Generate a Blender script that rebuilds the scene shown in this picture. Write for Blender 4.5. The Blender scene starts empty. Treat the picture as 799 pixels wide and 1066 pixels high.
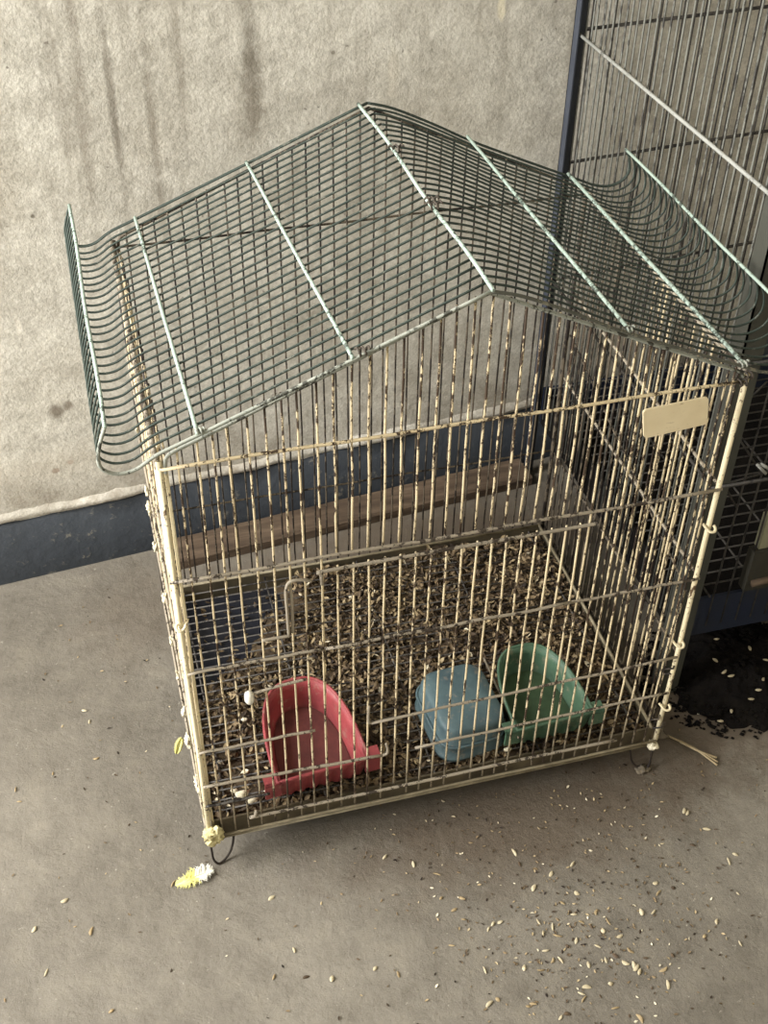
import bpy, bmesh, math, random
import numpy as np
from mathutils import Vector, Matrix
rnd = random.Random(7)
scene = bpy.context.scene
col = scene.collection

# ------------------------------------------------------------------ camera
RIGHT = Vector((0.96523658, -0.26100294, 0.01399325))
DOWN = Vector((-0.15948188, -0.63051855, -0.75961299))
FWD = Vector((0.20708423, 0.73097457, -0.6502248))
cam = bpy.data.objects.new('camera', bpy.data.cameras.new('camera'))
col.objects.link(cam)
m = Matrix.Identity(4)
for i in range(3):
    m[i][0] = RIGHT[i]; m[i][1] = -DOWN[i]; m[i][2] = -FWD[i]
m[0][3], m[1][3], m[2][3] = -0.02800511, -0.68467394, 1.02382614
cam.matrix_world = m
cam.data.sensor_fit = 'VERTICAL'
cam.data.sensor_height = 36.0
cam.data.lens = 36.0 * 1253.48 / 1066.0
cam.data.clip_start = 0.01
scene.camera = cam

# ------------------------------------------------------------------ light and exposure
world = bpy.data.worlds.new('room_light')
scene.world = world
world.use_nodes = True
world.node_tree.nodes['Background'].inputs[0].default_value = (0.80, 0.87, 0.96, 1)
world.node_tree.nodes['Background'].inputs[1].default_value = 0.36


def area(name, loc, target, sx, sy, power, color):
    l = bpy.data.lights.new(name, 'AREA')
    l.shape = 'RECTANGLE'; l.size = sx; l.size_y = sy; l.energy = power; l.color = color
    o = bpy.data.objects.new(name, l); col.objects.link(o)
    o.location = loc
    o.rotation_euler = (Vector(target) - Vector(loc)).to_track_quat('-Z', 'Y').to_euler()
    return o


area('added_daylight_left', (-1.90, -0.25, 1.00), (0.15, 0.12, 0.15), 0.9, 0.9, 78.0, (1.0, 0.99, 0.975))  # unseen area light added at the left to carry the daylight
area('added_daylight_high', (-1.0, 0.33, 1.45), (0.15, -0.10, 0.10), 0.7, 0.45, 43.0, (1.0, 0.985, 0.96))  # unseen area light added high at the back to throw shade forward

vs = scene.view_settings
vs.view_transform = 'Standard'; vs.look = 'None'; vs.gamma = 1.0
vs.use_curve_mapping = False
vs.exposure = 0.42

# ------------------------------------------------------------------ materials
def rgb(r, g, b):
    f = lambda c: (c / 255.0 / 12.92) if c <= 10.3 else ((c / 255.0 + 0.055) / 1.055) ** 2.4
    return (f(r), f(g), f(b), 1.0)


class Mat:
    def __init__(s, name, rough=0.8, spec=0.3):
        s.m = bpy.data.materials.new(name); s.m.use_nodes = True
        s.nt = s.m.node_tree; s.b = s.nt.nodes['Principled BSDF']
        s.b.inputs['Roughness'].default_value = rough
        s.b.inputs['Specular IOR Level'].default_value = spec
        s.co = s.n('ShaderNodeNewGeometry').outputs['Position']

    def n(s, t, **k):
        x = s.nt.nodes.new(t)
        for a, v in k.items(): setattr(x, a, v)
        return x

    def l(s, a, b): s.nt.links.new(a, b)

    def mapv(s, scale=(1, 1, 1), rot=(0, 0, 0), loc=(0, 0, 0)):
        x = s.n('ShaderNodeMapping'); x.inputs['Scale'].default_value = scale
        x.inputs['Rotation'].default_value = rot; x.inputs['Location'].default_value = loc
        s.l(s.co, x.inputs[0]); return x.outputs[0]

    def noise(s, scale, detail=4, rough=0.6, v=None, dist=0.0):
        x = s.n('ShaderNodeTexNoise'); x.inputs['Scale'].default_value = scale
        x.inputs['Detail'].default_value = detail; x.inputs['Roughness'].default_value = rough
        x.inputs['Distortion'].default_value = dist
        s.l(v if v is not None else s.co, x.inputs['Vector']); return x.outputs['Fac']

    def ramp(s, fac, stops, interp='LINEAR'):
        x = s.n('ShaderNodeValToRGB'); x.color_ramp.interpolation = interp
        e = x.color_ramp.elements
        while len(e) < len(stops): e.new(0.5)
        for i, (p, c) in enumerate(stops):
            e[i].position = p; e[i].color = c if len(c) == 4 else (*c, 1)
        s.l(fac, x.inputs[0]); return x.outputs[0]

    def mix(s, fac, a, b, mode='MIX'):
        x = s.n('ShaderNodeMix', data_type='RGBA', blend_type=mode)
        for sock, v in ((x.inputs[0], fac), (x.inputs[6], a), (x.inputs[7], b)):
            if isinstance(v, (int, float)): sock.default_value = v
            elif isinstance(v, tuple): sock.default_value = v
            else: s.l(v, sock)
        return x.outputs[2]

    def math(s, op, a, b=0.0, c=None):
        x = s.n('ShaderNodeMath', operation=op)
        for i, v in enumerate((a, b) if c is None else (a, b, c)):
            if isinstance(v, (int, float)): x.inputs[i].default_value = v
            else: s.l(v, x.inputs[i])
        return x.outputs[0]

    def bump(s, h, strength=0.4, dist=0.002, prev=None):
        x = s.n('ShaderNodeBump'); x.inputs['Strength'].default_value = strength
        x.inputs['Distance'].default_value = dist
        s.l(h, x.inputs['Height'])
        if prev is not None: s.l(prev, x.inputs['Normal'])
        s.l(x.outputs[0], s.b.inputs['Normal']); return x.outputs[0]

    def color(s, c):
        if isinstance(c, tuple): s.b.inputs['Base Color'].default_value = c
        else: s.l(c, s.b.inputs['Base Color'])


BK = (0, 0, 0, 1); WH = (1, 1, 1, 1)


def paint(name, base, base2, chip, amount, scale=110, rough=0.65, grime=0.0):
    M = Mat(name, rough, 0.35)
    tone = M.mix(M.noise(35, 3), base, base2)
    sv = M.mapv((1, 1, 0.45))
    where = M.math('MULTIPLY', M.math('SUBTRACT', M.noise(17, 2, 0.5), 0.5), 0.55)
    s0 = M.n('ShaderNodeSeparateXYZ'); M.l(M.co, s0.inputs[0])
    m0 = M.n('ShaderNodeMapRange'); m0.inputs['From Min'].default_value = 0.47; m0.inputs['From Max'].default_value = 0.53
    m0.inputs['To Max'].default_value = 0.085 if grime else 0.0
    M.l(s0.outputs[2], m0.inputs[0]); where = M.math('SUBTRACT', where, m0.outputs[0])
    n1 = M.math('ADD', M.noise(scale * 1.5, 4, 0.75, sv), where)
    f = M.ramp(n1, [(amount - 0.015, WH), (amount + 0.02, BK)])
    g = M.math('MULTIPLY', M.ramp(M.noise(scale * 3, 2, 0.6), [(0.31, WH), (0.37, BK)]), 0.8)
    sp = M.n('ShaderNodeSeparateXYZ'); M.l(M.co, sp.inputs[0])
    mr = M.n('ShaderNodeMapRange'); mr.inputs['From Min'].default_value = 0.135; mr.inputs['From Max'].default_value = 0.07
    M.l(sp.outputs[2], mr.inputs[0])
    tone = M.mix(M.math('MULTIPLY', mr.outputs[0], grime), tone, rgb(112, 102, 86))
    M.color(M.mix(M.math('MAXIMUM', f, g), tone, chip))
    M.bump(M.noise(420, 2), 0.5, 0.0006)
    return M.m


cream = paint('chipped_cream_paint', rgb(224, 208, 172), rgb(192, 174, 138), rgb(64, 50, 37), 0.445, grime=0.75)
post_cream = paint('thick_cream_paint', rgb(232, 222, 190), rgb(206, 190, 152), rgb(90, 72, 52), 0.34)
dull = paint('dull_dirty_shaded_paint', rgb(112, 102, 86), rgb(78, 69, 57), rgb(36, 30, 25), 0.49)  # dirty paint, darkened further to carry the shade inside the cage
side_cream = paint('worn_cream_paint', rgb(206, 190, 154), rgb(160, 144, 114), rgb(44, 34, 26), 0.48, grime=0.75)
rail_m = paint('grey_cream_rail_paint', rgb(166, 156, 138), rgb(126, 116, 100), rgb(58, 49, 40), 0.42)
green_wire = paint('dark_green_wire_coating', rgb(58, 68, 60), rgb(44, 54, 49), rgb(96, 98, 88), 0.33)
rod_m = paint('pale_green_galvanised_rod', rgb(172, 186, 174), rgb(138, 156, 144), rgb(74, 82, 74), 0.40)
roof_edge = paint('grey_roof_edge_wire', rgb(164, 166, 154), rgb(120, 124, 114), rgb(62, 62, 54), 0.42)
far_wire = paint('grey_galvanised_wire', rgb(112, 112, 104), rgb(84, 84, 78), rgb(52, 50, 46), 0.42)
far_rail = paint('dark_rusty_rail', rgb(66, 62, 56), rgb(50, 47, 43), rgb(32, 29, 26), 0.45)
bright_rail = paint('bright_galvanised_rail', rgb(168, 168, 160), rgb(128, 128, 122), rgb(90, 88, 82), 0.36)


def simple(name, c1, c2, scale=20, rough=0.8, bs=0.3, bd=0.001, bscale=150, spec=0.3):
    M = Mat(name, rough, spec)
    M.color(M.mix(M.ramp(M.noise(scale, 5, 0.65), [(0.3, BK), (0.7, WH)]), c1, c2))
    M.bump(M.noise(bscale, 4), bs, bd)
    return M.m


def floor_mat():
    M = Mat('worn_concrete', 0.62, 0.35)
    a = M.ramp(M.noise(2.6, 4, 0.55, dist=0.4), [(0.3, rgb(102, 96, 86)), (0.5, rgb(120, 114, 103)), (0.72, rgb(138, 132, 120))])
    b = M.ramp(M.noise(26, 6, 0.7), [(0.32, rgb(150, 145, 135)), (0.5, rgb(205, 203, 200)), (0.7, rgb(240, 238, 230))])
    c = M.mix(0.55, a, M.mix(1.0, a, b, 'MULTIPLY'))
    spk = M.ramp(M.noise(260, 2, 0.6), [(0.27, WH), (0.33, BK)])
    c = M.mix(M.math('MULTIPLY', spk, 0.55), c, rgb(74, 66, 56))
    lt = M.ramp(M.noise(150, 3, 0.7), [(0.66, BK), (0.72, WH)])
    c = M.mix(M.math('MULTIPLY', lt, 0.35), c, rgb(196, 190, 174))
    # brown soil round the heap and cage, deepened to carry the soft shade there
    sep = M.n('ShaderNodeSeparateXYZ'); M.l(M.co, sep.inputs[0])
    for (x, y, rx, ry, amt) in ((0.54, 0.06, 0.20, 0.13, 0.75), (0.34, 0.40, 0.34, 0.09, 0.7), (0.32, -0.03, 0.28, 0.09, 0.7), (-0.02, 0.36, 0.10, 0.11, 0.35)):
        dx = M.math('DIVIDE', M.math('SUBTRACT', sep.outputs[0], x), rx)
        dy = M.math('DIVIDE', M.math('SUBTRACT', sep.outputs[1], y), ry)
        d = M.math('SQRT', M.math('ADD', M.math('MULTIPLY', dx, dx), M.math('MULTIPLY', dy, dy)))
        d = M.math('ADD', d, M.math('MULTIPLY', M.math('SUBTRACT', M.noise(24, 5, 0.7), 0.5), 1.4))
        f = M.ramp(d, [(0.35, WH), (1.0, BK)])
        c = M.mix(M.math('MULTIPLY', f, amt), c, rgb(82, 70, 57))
    M.color(c)
    h = M.bump(M.noise(14, 3), 0.35, 0.006)
    h = M.bump(M.noise(130, 6, 0.75), 0.7, 0.002, h)
    M.bump(M.noise(48, 4, 0.6, dist=2.0), 0.3, 0.002, h)
    return M.m


def wall_mat():
    M = Mat('stained_cement_plaster', 0.85, 0.2)
    a = M.ramp(M.noise(4.5, 5, 0.6, dist=0.5), [(0.3, rgb(188, 182, 169)), (0.52, rgb(210, 206, 195)), (0.72, rgb(226, 223, 213))])
    b = M.ramp(M.noise(42, 5, 0.7), [(0.3, rgb(186, 182, 174)), (0.6, rgb(255, 254, 250))])
    c = M.mix(0.6, a, M.mix(1.0, a, b, 'MULTIPLY'))
    mot = M.ramp(M.noise(34, 6, 0.8, dist=1.0), [(0.48, BK), (0.62, WH)])
    c = M.mix(M.math('MULTIPLY', mot, 0.55), c, rgb(226, 222, 210))
    mot2 = M.ramp(M.noise(15, 5, 0.75, M.mapv(loc=(3, 1, 7)), dist=1.0), [(0.52, BK), (0.68, WH)])
    c = M.mix(M.math('MULTIPLY', mot2, 0.35), c, rgb(150, 142, 128))
    grit = M.ramp(M.noise(330, 2, 0.6), [(0.34, BK), (0.62, WH)])
    c = M.mix(0.30, c, M.mix(1.0, c, M.mix(grit, rgb(170, 166, 158), WH), 'MULTIPLY'))
    # vertical drip stains
    sep = M.n('ShaderNodeSeparateXYZ'); M.l(M.co, sep.inputs[0])
    v = M.mapv((34, 8, 1.6))
    st = M.ramp(M.noise(1.0, 3, 0.55, v), [(0.56, BK), (0.70, WH)])
    hi = M.n('ShaderNodeMapRange'); hi.inputs['From Min'].default_value = 0.33; hi.inputs['From Max'].default_value = 0.52
    M.l(sep.outputs[2], hi.inputs[0])
    st = M.math('MULTIPLY', st, hi.outputs[0])
    c = M.mix(M.math('MULTIPLY', st, 0.55), c, rgb(120, 110, 96))

    def blob(x, z, rx, rz, colr, amt, soft=0.5):
        nonlocal c
        wob = M.math('MULTIPLY', M.math('SUBTRACT', M.noise(70, 4, 0.6), 0.5), 1.1)
        dx = M.math('DIVIDE', M.math('SUBTRACT', sep.outputs[0], x), rx)
        dz = M.math('DIVIDE', M.math('SUBTRACT', sep.outputs[2], z), rz)
        d = M.math('SQRT', M.math('ADD', M.math('MULTIPLY', dx, dx), M.math('MULTIPLY', dz, dz)))
        d = M.math('ADD', d, wob)
        f = M.ramp(d, [(max(0.0, 0.9 - soft), WH), (1.0, BK)])
        c = M.mix(M.math('MULTIPLY', f, amt), c, colr)
    blob(0.160, 0.585, 0.014, 0.085, rgb(104, 96, 82), 0.75, 0.8)
    blob(0.158, 0.535, 0.024, 0.055, rgb(128, 119, 104), 0.5, 0.8)
    blob(0.022, 0.56, 0.006, 0.14, rgb(118, 110, 97), 0.7, 0.7)
    blob(0.058, 0.53, 0.007, 0.13, rgb(126, 117, 103), 0.6, 0.7)
    blob(-0.01, 0.53, 0.008, 0.12, rgb(134, 125, 111), 0.5, 0.7)
    blob(0.09, 0.60, 0.007, 0.10, rgb(134, 125, 111), 0.45, 0.7)
    blob(0.428, 0.612, 0.006, 0.014, rgb(226, 218, 194), 0.9, 0.3)
    blob(0.31, 0.56, 0.008, 0.035, rgb(205, 198, 182), 0.6, 0.5)
    blob(-0.085, 0.231, 0.010, 0.012, rgb(118, 108, 94), 0.85, 0.5)
    blob(-0.070, 0.236, 0.006, 0.009, rgb(128, 118, 104), 0.8, 0.5)
    blob(-0.098, 0.150, 0.006, 0.005, rgb(150, 128, 112), 0.8, 0.4)
    blob(-0.080, 0.158, 0.005, 0.004, rgb(150, 128, 112), 0.7, 0.4)
    blob(-0.105, 0.345, 0.004, 0.018, rgb(226, 220, 206), 0.7, 0.5)
    blob(0.245, 0.590, 0.003, 0.003, rgb(120, 112, 98), 0.8, 0.4)
    blob(-0.07, 0.465, 0.003, 0.003, rgb(100, 92, 80), 0.8, 0.4)
    blob(-0.105, 0.16, 0.13, 0.03, rgb(196, 186, 168), 0.35, 0.8)
    # the lower wall is browner in patches near the painted band
    lo = M.n('ShaderNodeMapRange'); lo.inputs['From Min'].default_value = 0.17; lo.inputs['From Max'].default_value = 0.09
    M.l(sep.outputs[2], lo.inputs[0])
    c = M.mix(M.math('MULTIPLY', M.math('MULTIPLY', lo.outputs[0], M.ramp(M.noise(16, 4), [(0.35, BK), (0.6, WH)])), 0.55), c, rgb(118, 104, 86))
    spk = M.ramp(M.noise(120, 2), [(0.24, WH), (0.29, BK)])
    c = M.mix(M.math('MULTIPLY', spk, 0.6), c, rgb(96, 88, 78))
    M.color(c)
    h = M.bump(M.noise(7, 2, 0.5), 0.25, 0.006)
    h = M.bump(M.noise(110, 6, 0.75), 0.7, 0.0022, h)
    M.bump(M.noise(260, 3), 0.3, 0.0008, h)
    return M.m


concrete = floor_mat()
plaster = wall_mat()
band_m = (lambda M: (M.color(M.mix(M.ramp(M.noise(60, 5, 0.75), [(0.60, BK), (0.72, WH)]),
                                   M.mix(M.noise(9, 4), rgb(40, 45, 52), rgb(60, 64, 68)), rgb(112, 108, 98))),
                     M.bump(M.noise(60, 5), 0.5, 0.003), M.m)[2])(Mat('dark_blue_grey_paint_band', 0.6, 0.35))
wood = (lambda M: (M.color(M.ramp(M.noise(1.0, 5, 0.65, M.mapv((10, 90, 90), rot=(0, 0, -0.095))),
                                  [(0.3, rgb(60, 49, 39)), (0.55, rgb(86, 72, 58)), (0.75, rgb(108, 92, 76))])),
                   M.bump(M.noise(1.0, 4, 0.6, M.mapv((14, 160, 160))), 0.5, 0.002), M.m)[2])(Mat('weathered_brown_wood', 0.85, 0.2))
tray_m = simple('dirty_olive_tray_metal', rgb(96, 86, 66), rgb(62, 56, 44), 24, 0.7)
tray_edge = simple('pale_tray_edge', rgb(150, 140, 116), rgb(104, 94, 74), 60, 0.7)
tray_bottom = simple('dark_navy_tray_bottom', rgb(24, 27, 38), rgb(36, 36, 40), 30, 0.75)
grate_m = paint('grimy_grate_wire', rgb(98, 94, 88), rgb(66, 62, 58), rgb(34, 30, 28), 0.44)
litter_m = simple('trodden_seed_dirt', rgb(48, 40, 30), rgb(84, 70, 52), 60, 0.95, 0.6, 0.003, 220)
black_m = simple('black_rusty_wire', rgb(30, 26, 23), rgb(48, 38, 30), 60, 0.7)
heap_m = simple('black_debris', rgb(10, 9, 9), rgb(26, 23, 20), 30, 0.98, 0.8, 0.004, 120, 0.1)
tie_m = simple('brown_twisted_tie_wire', rgb(84, 76, 66), rgb(52, 46, 40), 90, 0.7)
navy = simple('scuffed_navy_plastic', rgb(20, 30, 52), rgb(30, 34, 44), 14, 0.55)
angle_m = simple('olive_grey_angle_iron', rgb(70, 70, 62), rgb(54, 54, 48), 12, 0.7)
angle_dark = simple('dark_slate_angle_iron', rgb(62, 66, 74), rgb(46, 50, 58), 12, 0.6)
pale_block = simple('pale_grey_green_plastic', rgb(150, 148, 124), rgb(120, 118, 98), 20, 0.7)
board_m = simple('blue_grey_board', rgb(118, 124, 130), rgb(98, 104, 110), 10, 0.7)
tag_m = (lambda M: (M.color(M.mix(M.math('MULTIPLY', M.ramp(M.noise(1.0, 4, 0.7, M.mapv((90, 1, 420), rot=(0, 0.06, 0))), [(0.60, BK), (0.68, WH)]), 0.6),
                                  M.mix(M.noise(40, 4), rgb(232, 218, 184), rgb(206, 188, 150)), rgb(140, 112, 78))), M.m)[1])(Mat('cream_plastic_plate', 0.55, 0.3))
white_m = simple('white_plastic', rgb(226, 222, 208), rgb(204, 198, 182), 40, 0.6)
fluff_m = simple('off_white_fluff', rgb(228, 222, 200), rgb(196, 184, 152), 120, 0.95, 0.8, 0.002, 300)
yfluff_m = simple('yellowish_crusted_fluff', rgb(224, 216, 168), rgb(176, 162, 112), 120, 0.95, 0.9, 0.002, 260)
yellow_m = simple('yellow_feather', rgb(214, 208, 112), rgb(216, 212, 160), 60, 0.8)
down_m = simple('white_down', rgb(236, 234, 222), rgb(220, 216, 200), 60, 0.9)
straw_m = simple('pale_straw', rgb(172, 156, 124), rgb(138, 122, 92), 60, 0.8)


def cup_mat(name, a, b):
    M = Mat(name, 0.5, 0.4)
    c = M.mix(M.ramp(M.noise(30, 5, 0.7), [(0.35, BK), (0.68, WH)]), a, b)
    c = M.mix(M.math('MULTIPLY', M.ramp(M.noise(90, 4, 0.7), [(0.56, BK), (0.66, WH)]), 0.35), c, rgb(150, 136, 118))
    M.color(c)
    M.b.inputs['Subsurface Weight'].default_value = 0.0
    M.bump(M.noise(120, 3), 0.25, 0.0008)
    return M.m


red_m = cup_mat('dusty_red_plastic', rgb(156, 70, 72), rgb(124, 54, 58))
blue_m = cup_mat('dusty_blue_plastic', rgb(82, 102, 106), rgb(64, 82, 88))
greenc_m = cup_mat('dusty_green_plastic', rgb(78, 106, 84), rgb(58, 84, 66))


def husk_mat():
    M = Mat('seed_husk', 0.75, 0.3)
    at = M.n('ShaderNodeAttribute', attribute_name='tone')
    M.color(M.ramp(at.outputs['Fac'], [(0.0, rgb(40, 32, 26)), (0.35, rgb(78, 64, 48)), (0.6, rgb(122, 104, 78)), (0.85, rgb(168, 150, 116)), (1.0, rgb(214, 204, 178))]))
    return M.m


husk_m = husk_mat()


def husk_solid(name, a, b):
    return simple(name, a, b, 160, 0.7, 0.3, 0.0005, 400)


husk_pale = husk_solid('pale_husk_shell', rgb(192, 182, 154), rgb(150, 136, 106))
husk_tan = husk_solid('tan_husk_shell', rgb(160, 142, 108), rgb(128, 110, 80))
husk_dark = husk_solid('dark_husk_shell', rgb(62, 50, 38), rgb(88, 72, 52))


# ------------------------------------------------------------------ mesh helpers
Z0 = 0.04   # height of the cage frame above the floor


class MB:
    def __init__(s): s.v = []; s.f = []

    def add(s, v, f):
        o = len(s.v); s.v += [tuple(p) for p in v]; s.f += [tuple(i + o for i in q) for q in f]; return s

    def box(s, x0, x1, y0, y1, z0, z1):
        return s.add([(x0, y0, z0), (x1, y0, z0), (x1, y1, z0), (x0, y1, z0), (x0, y0, z1), (x1, y0, z1), (x1, y1, z1), (x0, y1, z1)],
                     [(0, 3, 2, 1), (4, 5, 6, 7), (0, 1, 5, 4), (1, 2, 6, 5), (2, 3, 7, 6), (3, 0, 4, 7)])

    def tube(s, pts, r, n=6, caps=True):
        pts = [Vector(p) for p in pts]
        V = []; F = []
        up = None
        for i, p in enumerate(pts):
            t = (pts[min(i + 1, len(pts) - 1)] - pts[max(i - 1, 0)]).normalized()
            if up is None:
                up = Vector((0, 0, 1)) if abs(t.z) < 0.9 else Vector((1, 0, 0))
            a = t.cross(up).normalized(); b = a.cross(t).normalized(); up = b
            rr = r[i] if isinstance(r, (list, tuple)) else r
            for k in range(n):
                q = 2 * math.pi * k / n
                V.append(p + (a * math.cos(q) + b * math.sin(q)) * rr)
        for i in range(len(pts) - 1):
            for k in range(n):
                F.append((i * n + k, i * n + (k + 1) % n, (i + 1) * n + (k + 1) % n, (i + 1) * n + k))
        if caps:
            F.append(tuple(range(n - 1, -1, -1))); F.append(tuple((len(pts) - 1) * n + k for k in range(n)))
        return s.add(V, F)

    def mesh(s, name, mat, smooth=True):
        me = bpy.data.meshes.new(name); me.from_pydata(s.v, [], s.f); me.materials.append(mat)
        bm = bmesh.new(); bm.from_mesh(me); bmesh.ops.recalc_face_normals(bm, faces=bm.faces); bm.to_mesh(me); bm.free()
        if smooth:
            me.polygons.foreach_set('use_smooth', [True] * len(me.polygons))
        me.update(); return me


def link(name, me, parent=None, loc=(0, 0, 0), rot=(0, 0, 0)):
    o = bpy.data.objects.new(name, me); col.objects.link(o)
    o.parent = parent; o.location = loc; o.rotation_euler = rot
    return o


def thing(name, loc, label, cat, group=None, me=None, rot=(0, 0, 0)):
    o = bpy.data.objects.new(name, me); col.objects.link(o); o.location = loc; o.rotation_euler = rot
    o['label'] = label; o['category'] = cat
    if group: o['group'] = group
    return o


def part(name, mb, mat, parent, org=(0, 0, 0), label=None, smooth=True, kind=None):
    """world-space mesh builder -> child of parent (parents stand unrotated, org = their world origin)"""
    o0 = Vector(org)
    mb.v = [tuple(Vector(p) - o0) for p in mb.v]
    o = link(name, mb.mesh(name, mat, smooth), parent)
    if label: o['label'] = label
    if kind: o['kind'] = kind
    return o


def structure(name, me): o = link(name, me); o['kind'] = 'structure'; return o


def spline(P, n=6):
    P = [Vector(p) for p in P]; out = []
    for i in range(len(P) - 1):
        a = P[max(i - 1, 0)]; b = P[i]; c = P[i + 1]; d = P[min(i + 2, len(P) - 1)]
        for k in range(n):
            t = k / n
            out.append(0.5 * ((2 * b) + (c - a) * t + (2 * a - 5 * b + 4 * c - d) * t * t + (-a + 3 * b - 3 * c + d) * t ** 3))
    out.append(P[-1]); return out


def lerp(a, b, t): return a + (b - a) * t


# ------------------------------------------------------------------ setting: floor, wall, painted band
fb = MB(); fb.box(-2.8, 1.45, -1.6, 0.80, -0.1, 0.0)
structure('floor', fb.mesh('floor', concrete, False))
WA = Vector((-0.189, 0.452)); WD = (Vector((0.5639, 0.5261)) - Vector((-0.189, 0.449))).normalized()
wall_ang = math.atan2(WD.y, WD.x)


def wall_pt(x, off=0.0):
    t = (x - WA.x) / WD.x
    return WA.y + WD.y * t - off


def wall_box(x0, x1, t0, t1, z0, z1):
    """box along the wall; t0..t1 = distance in front of the wall plane (negative behind)"""
    nrm = Vector((WD.y, -WD.x))
    mb = MB(); V = []
    for z in (z0, z1):
        for (x, t) in ((x0, t1), (x1, t1), (x1, t0), (x0, t0)):
            p = Vector((x, wall_pt(x))) + nrm * t
            V.append((p.x, p.y, z))
    mb.add(V, [(0, 3, 2, 1), (4, 5, 6, 7), (0, 1, 5, 4), (1, 2, 6, 5), (2, 3, 7, 6), (3, 0, 4, 7)])
    return mb


structure('wall_back', wall_box(-1.3, 1.45, -0.12, 0.0, 0.0, 2.4).mesh('wall_back', plaster, False))
structure('unseen_wall_right', MB().box(1.45, 1.55, -1.6, 0.8, 0.0, 2.4).mesh('unseen_wall_right', plaster, False))  # unseen wall, added to keep ambient light off the right side
structure('unseen_wall_front', MB().box(-2.8, 1.55, -1.7, -1.6, 0.0, 2.4).mesh('unseen_wall_front', plaster, False))  # unseen wall, added to close off ambient light from the front
structure('unseen_ceiling', MB().box(-2.8, 1.55, -1.6, 0.8, 2.4, 2.5).mesh('unseen_ceiling', plaster, False))  # unseen, added to hold back ambient light from above
# painted band: a thin uneven skirting with a wavering top edge
bb = MB(); nrm2 = Vector((WD.y, -WD.x)); N = 220
for i in range(N + 1):
    x = lerp(-1.29, 1.44, i / N)
    top = 0.0905 + 0.0022 * math.sin(i * 0.31) + 0.0014 * math.sin(i * 1.13 + 1) + rnd.uniform(-0.0008, 0.0008)
    for t, z in ((0.004, 0.0), (0.004, top - 0.002), (0.0, top)):
        p = Vector((x, wall_pt(x))) + nrm2 * t
        bb.v.append((p.x, p.y, z))
for i in range(N):
    a = i * 3; b = a + 3
    bb.f += [(a, b, b + 1, a + 1), (a + 1, b + 1, b + 2, a + 2)]
structure('baseboard_back', bb.mesh('baseboard_back', band_m, True))
# lumpy ledge of plaster just above the band
lg = MB(); N = 200
for i in range(N + 1):
    x = lerp(-1.29, 1.44, i / N); w = 0.004 + 0.0025 * math.sin(i * 0.5) + rnd.uniform(0, 0.002)
    zt = 0.104 + rnd.uniform(-0.002, 0.003)
    for t, z in ((0.0, 0.0905), (w, 0.094), (w * 0.9, 0.099), (0.0, zt)):
        p = Vector((x, wall_pt(x))) + nrm2 * t
        lg.v.append((p.x, p.y, z))
for i in range(N):
    for k in range(3):
        a = i * 4 + k; b = a + 4
        lg.f.append((a, b, b + 1, a + 1))
structure('trim_1', lg.mesh('trim_1', plaster, True))

# plank on the floor along the wall behind the cage
pk = MB()
px0, px1 = 0.012, 0.50
NP = 24
for i in range(NP + 1):
    x = lerp(px0, px1, i / NP)
    for (t, z) in ((0.007, 0.0005), (0.007, 0.013), (0.009, 0.0145), (0.049, 0.0145 + 0.0006 * math.sin(i)), (0.0515, 0.012), (0.0515, 0.0005)):
        p = Vector((x, wall_pt(x))) + nrm2 * (t + 0.0006 * math.sin(i * 1.7 + z * 300))
        pk.v.append((p.x, p.y, z))
for i in range(NP):
    for k in range(6):
        a = i * 6 + k; b = i * 6 + (k + 1) % 6
        pk.f.append((a, b, b + 6, a + 6))
pk.f += [tuple(range(6)), tuple(NP * 6 + k for k in range(5, -1, -1))]
thing('wooden_plank', (0, 0, 0), 'weathered brown wooden plank lying on the floor against the painted band behind the cage', 'plank', me=pk.mesh('wooden_plank', wood, False))

# ------------------------------------------------------------------ the bird cage
W, D, H = 0.46, 0.329, 0.451
ORG = (W / 2, D / 2, 0.0)
cage = thing('bird_cage', ORG, 'house-shaped wire bird cage with chipped cream bars and a green wire pitched roof', 'bird cage')


def cp(name, mb, mat, label=None, smooth=True, kind=None, parent=None):
    mb.v = [(x, y, z + Z0) for x, y, z in mb.v]
    return part(name, mb, mat, parent or cage, ORG, label, smooth, kind)


APX = 0.2385; APZ = 0.5625


def gable(x):
    if x <= APX: return lerp(0.463, APZ, x / APX)
    return lerp(APZ, 0.4605, (x - APX) / (W - APX))


R = 0.00094
zb = 0.006
h2, h3, h4, h5, hb = 0.3393, 0.2356, 0.1319, 0.0808, 0.024
NB = 36
unit = {}


def bar(x0, y0, z0, z1, mat, r=R, parent=None, rot=None, name='bar'):
    """one upright wire; meshes shared between bars of the same length and material"""
    L = round(z1 - z0, 3); k = (L, mat.name, r)
    if k not in unit:
        mb = MB(); n = 5
        mb.tube([(0.0004 * math.sin(j * 2.1 + L * 90), 0.0004 * math.cos(j * 1.7), L * j / n) for j in range(n + 1)], r, 6)
        unit[k] = mb.mesh('bar', mat)
    o = link(name, unit[k], parent or cage, (x0 - ORG[0], y0 - ORG[1], z0 + Z0 - ORG[2]), rot or (rnd.gauss(0, 0.002), rnd.gauss(0, 0.002), 0))
    return o


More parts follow.
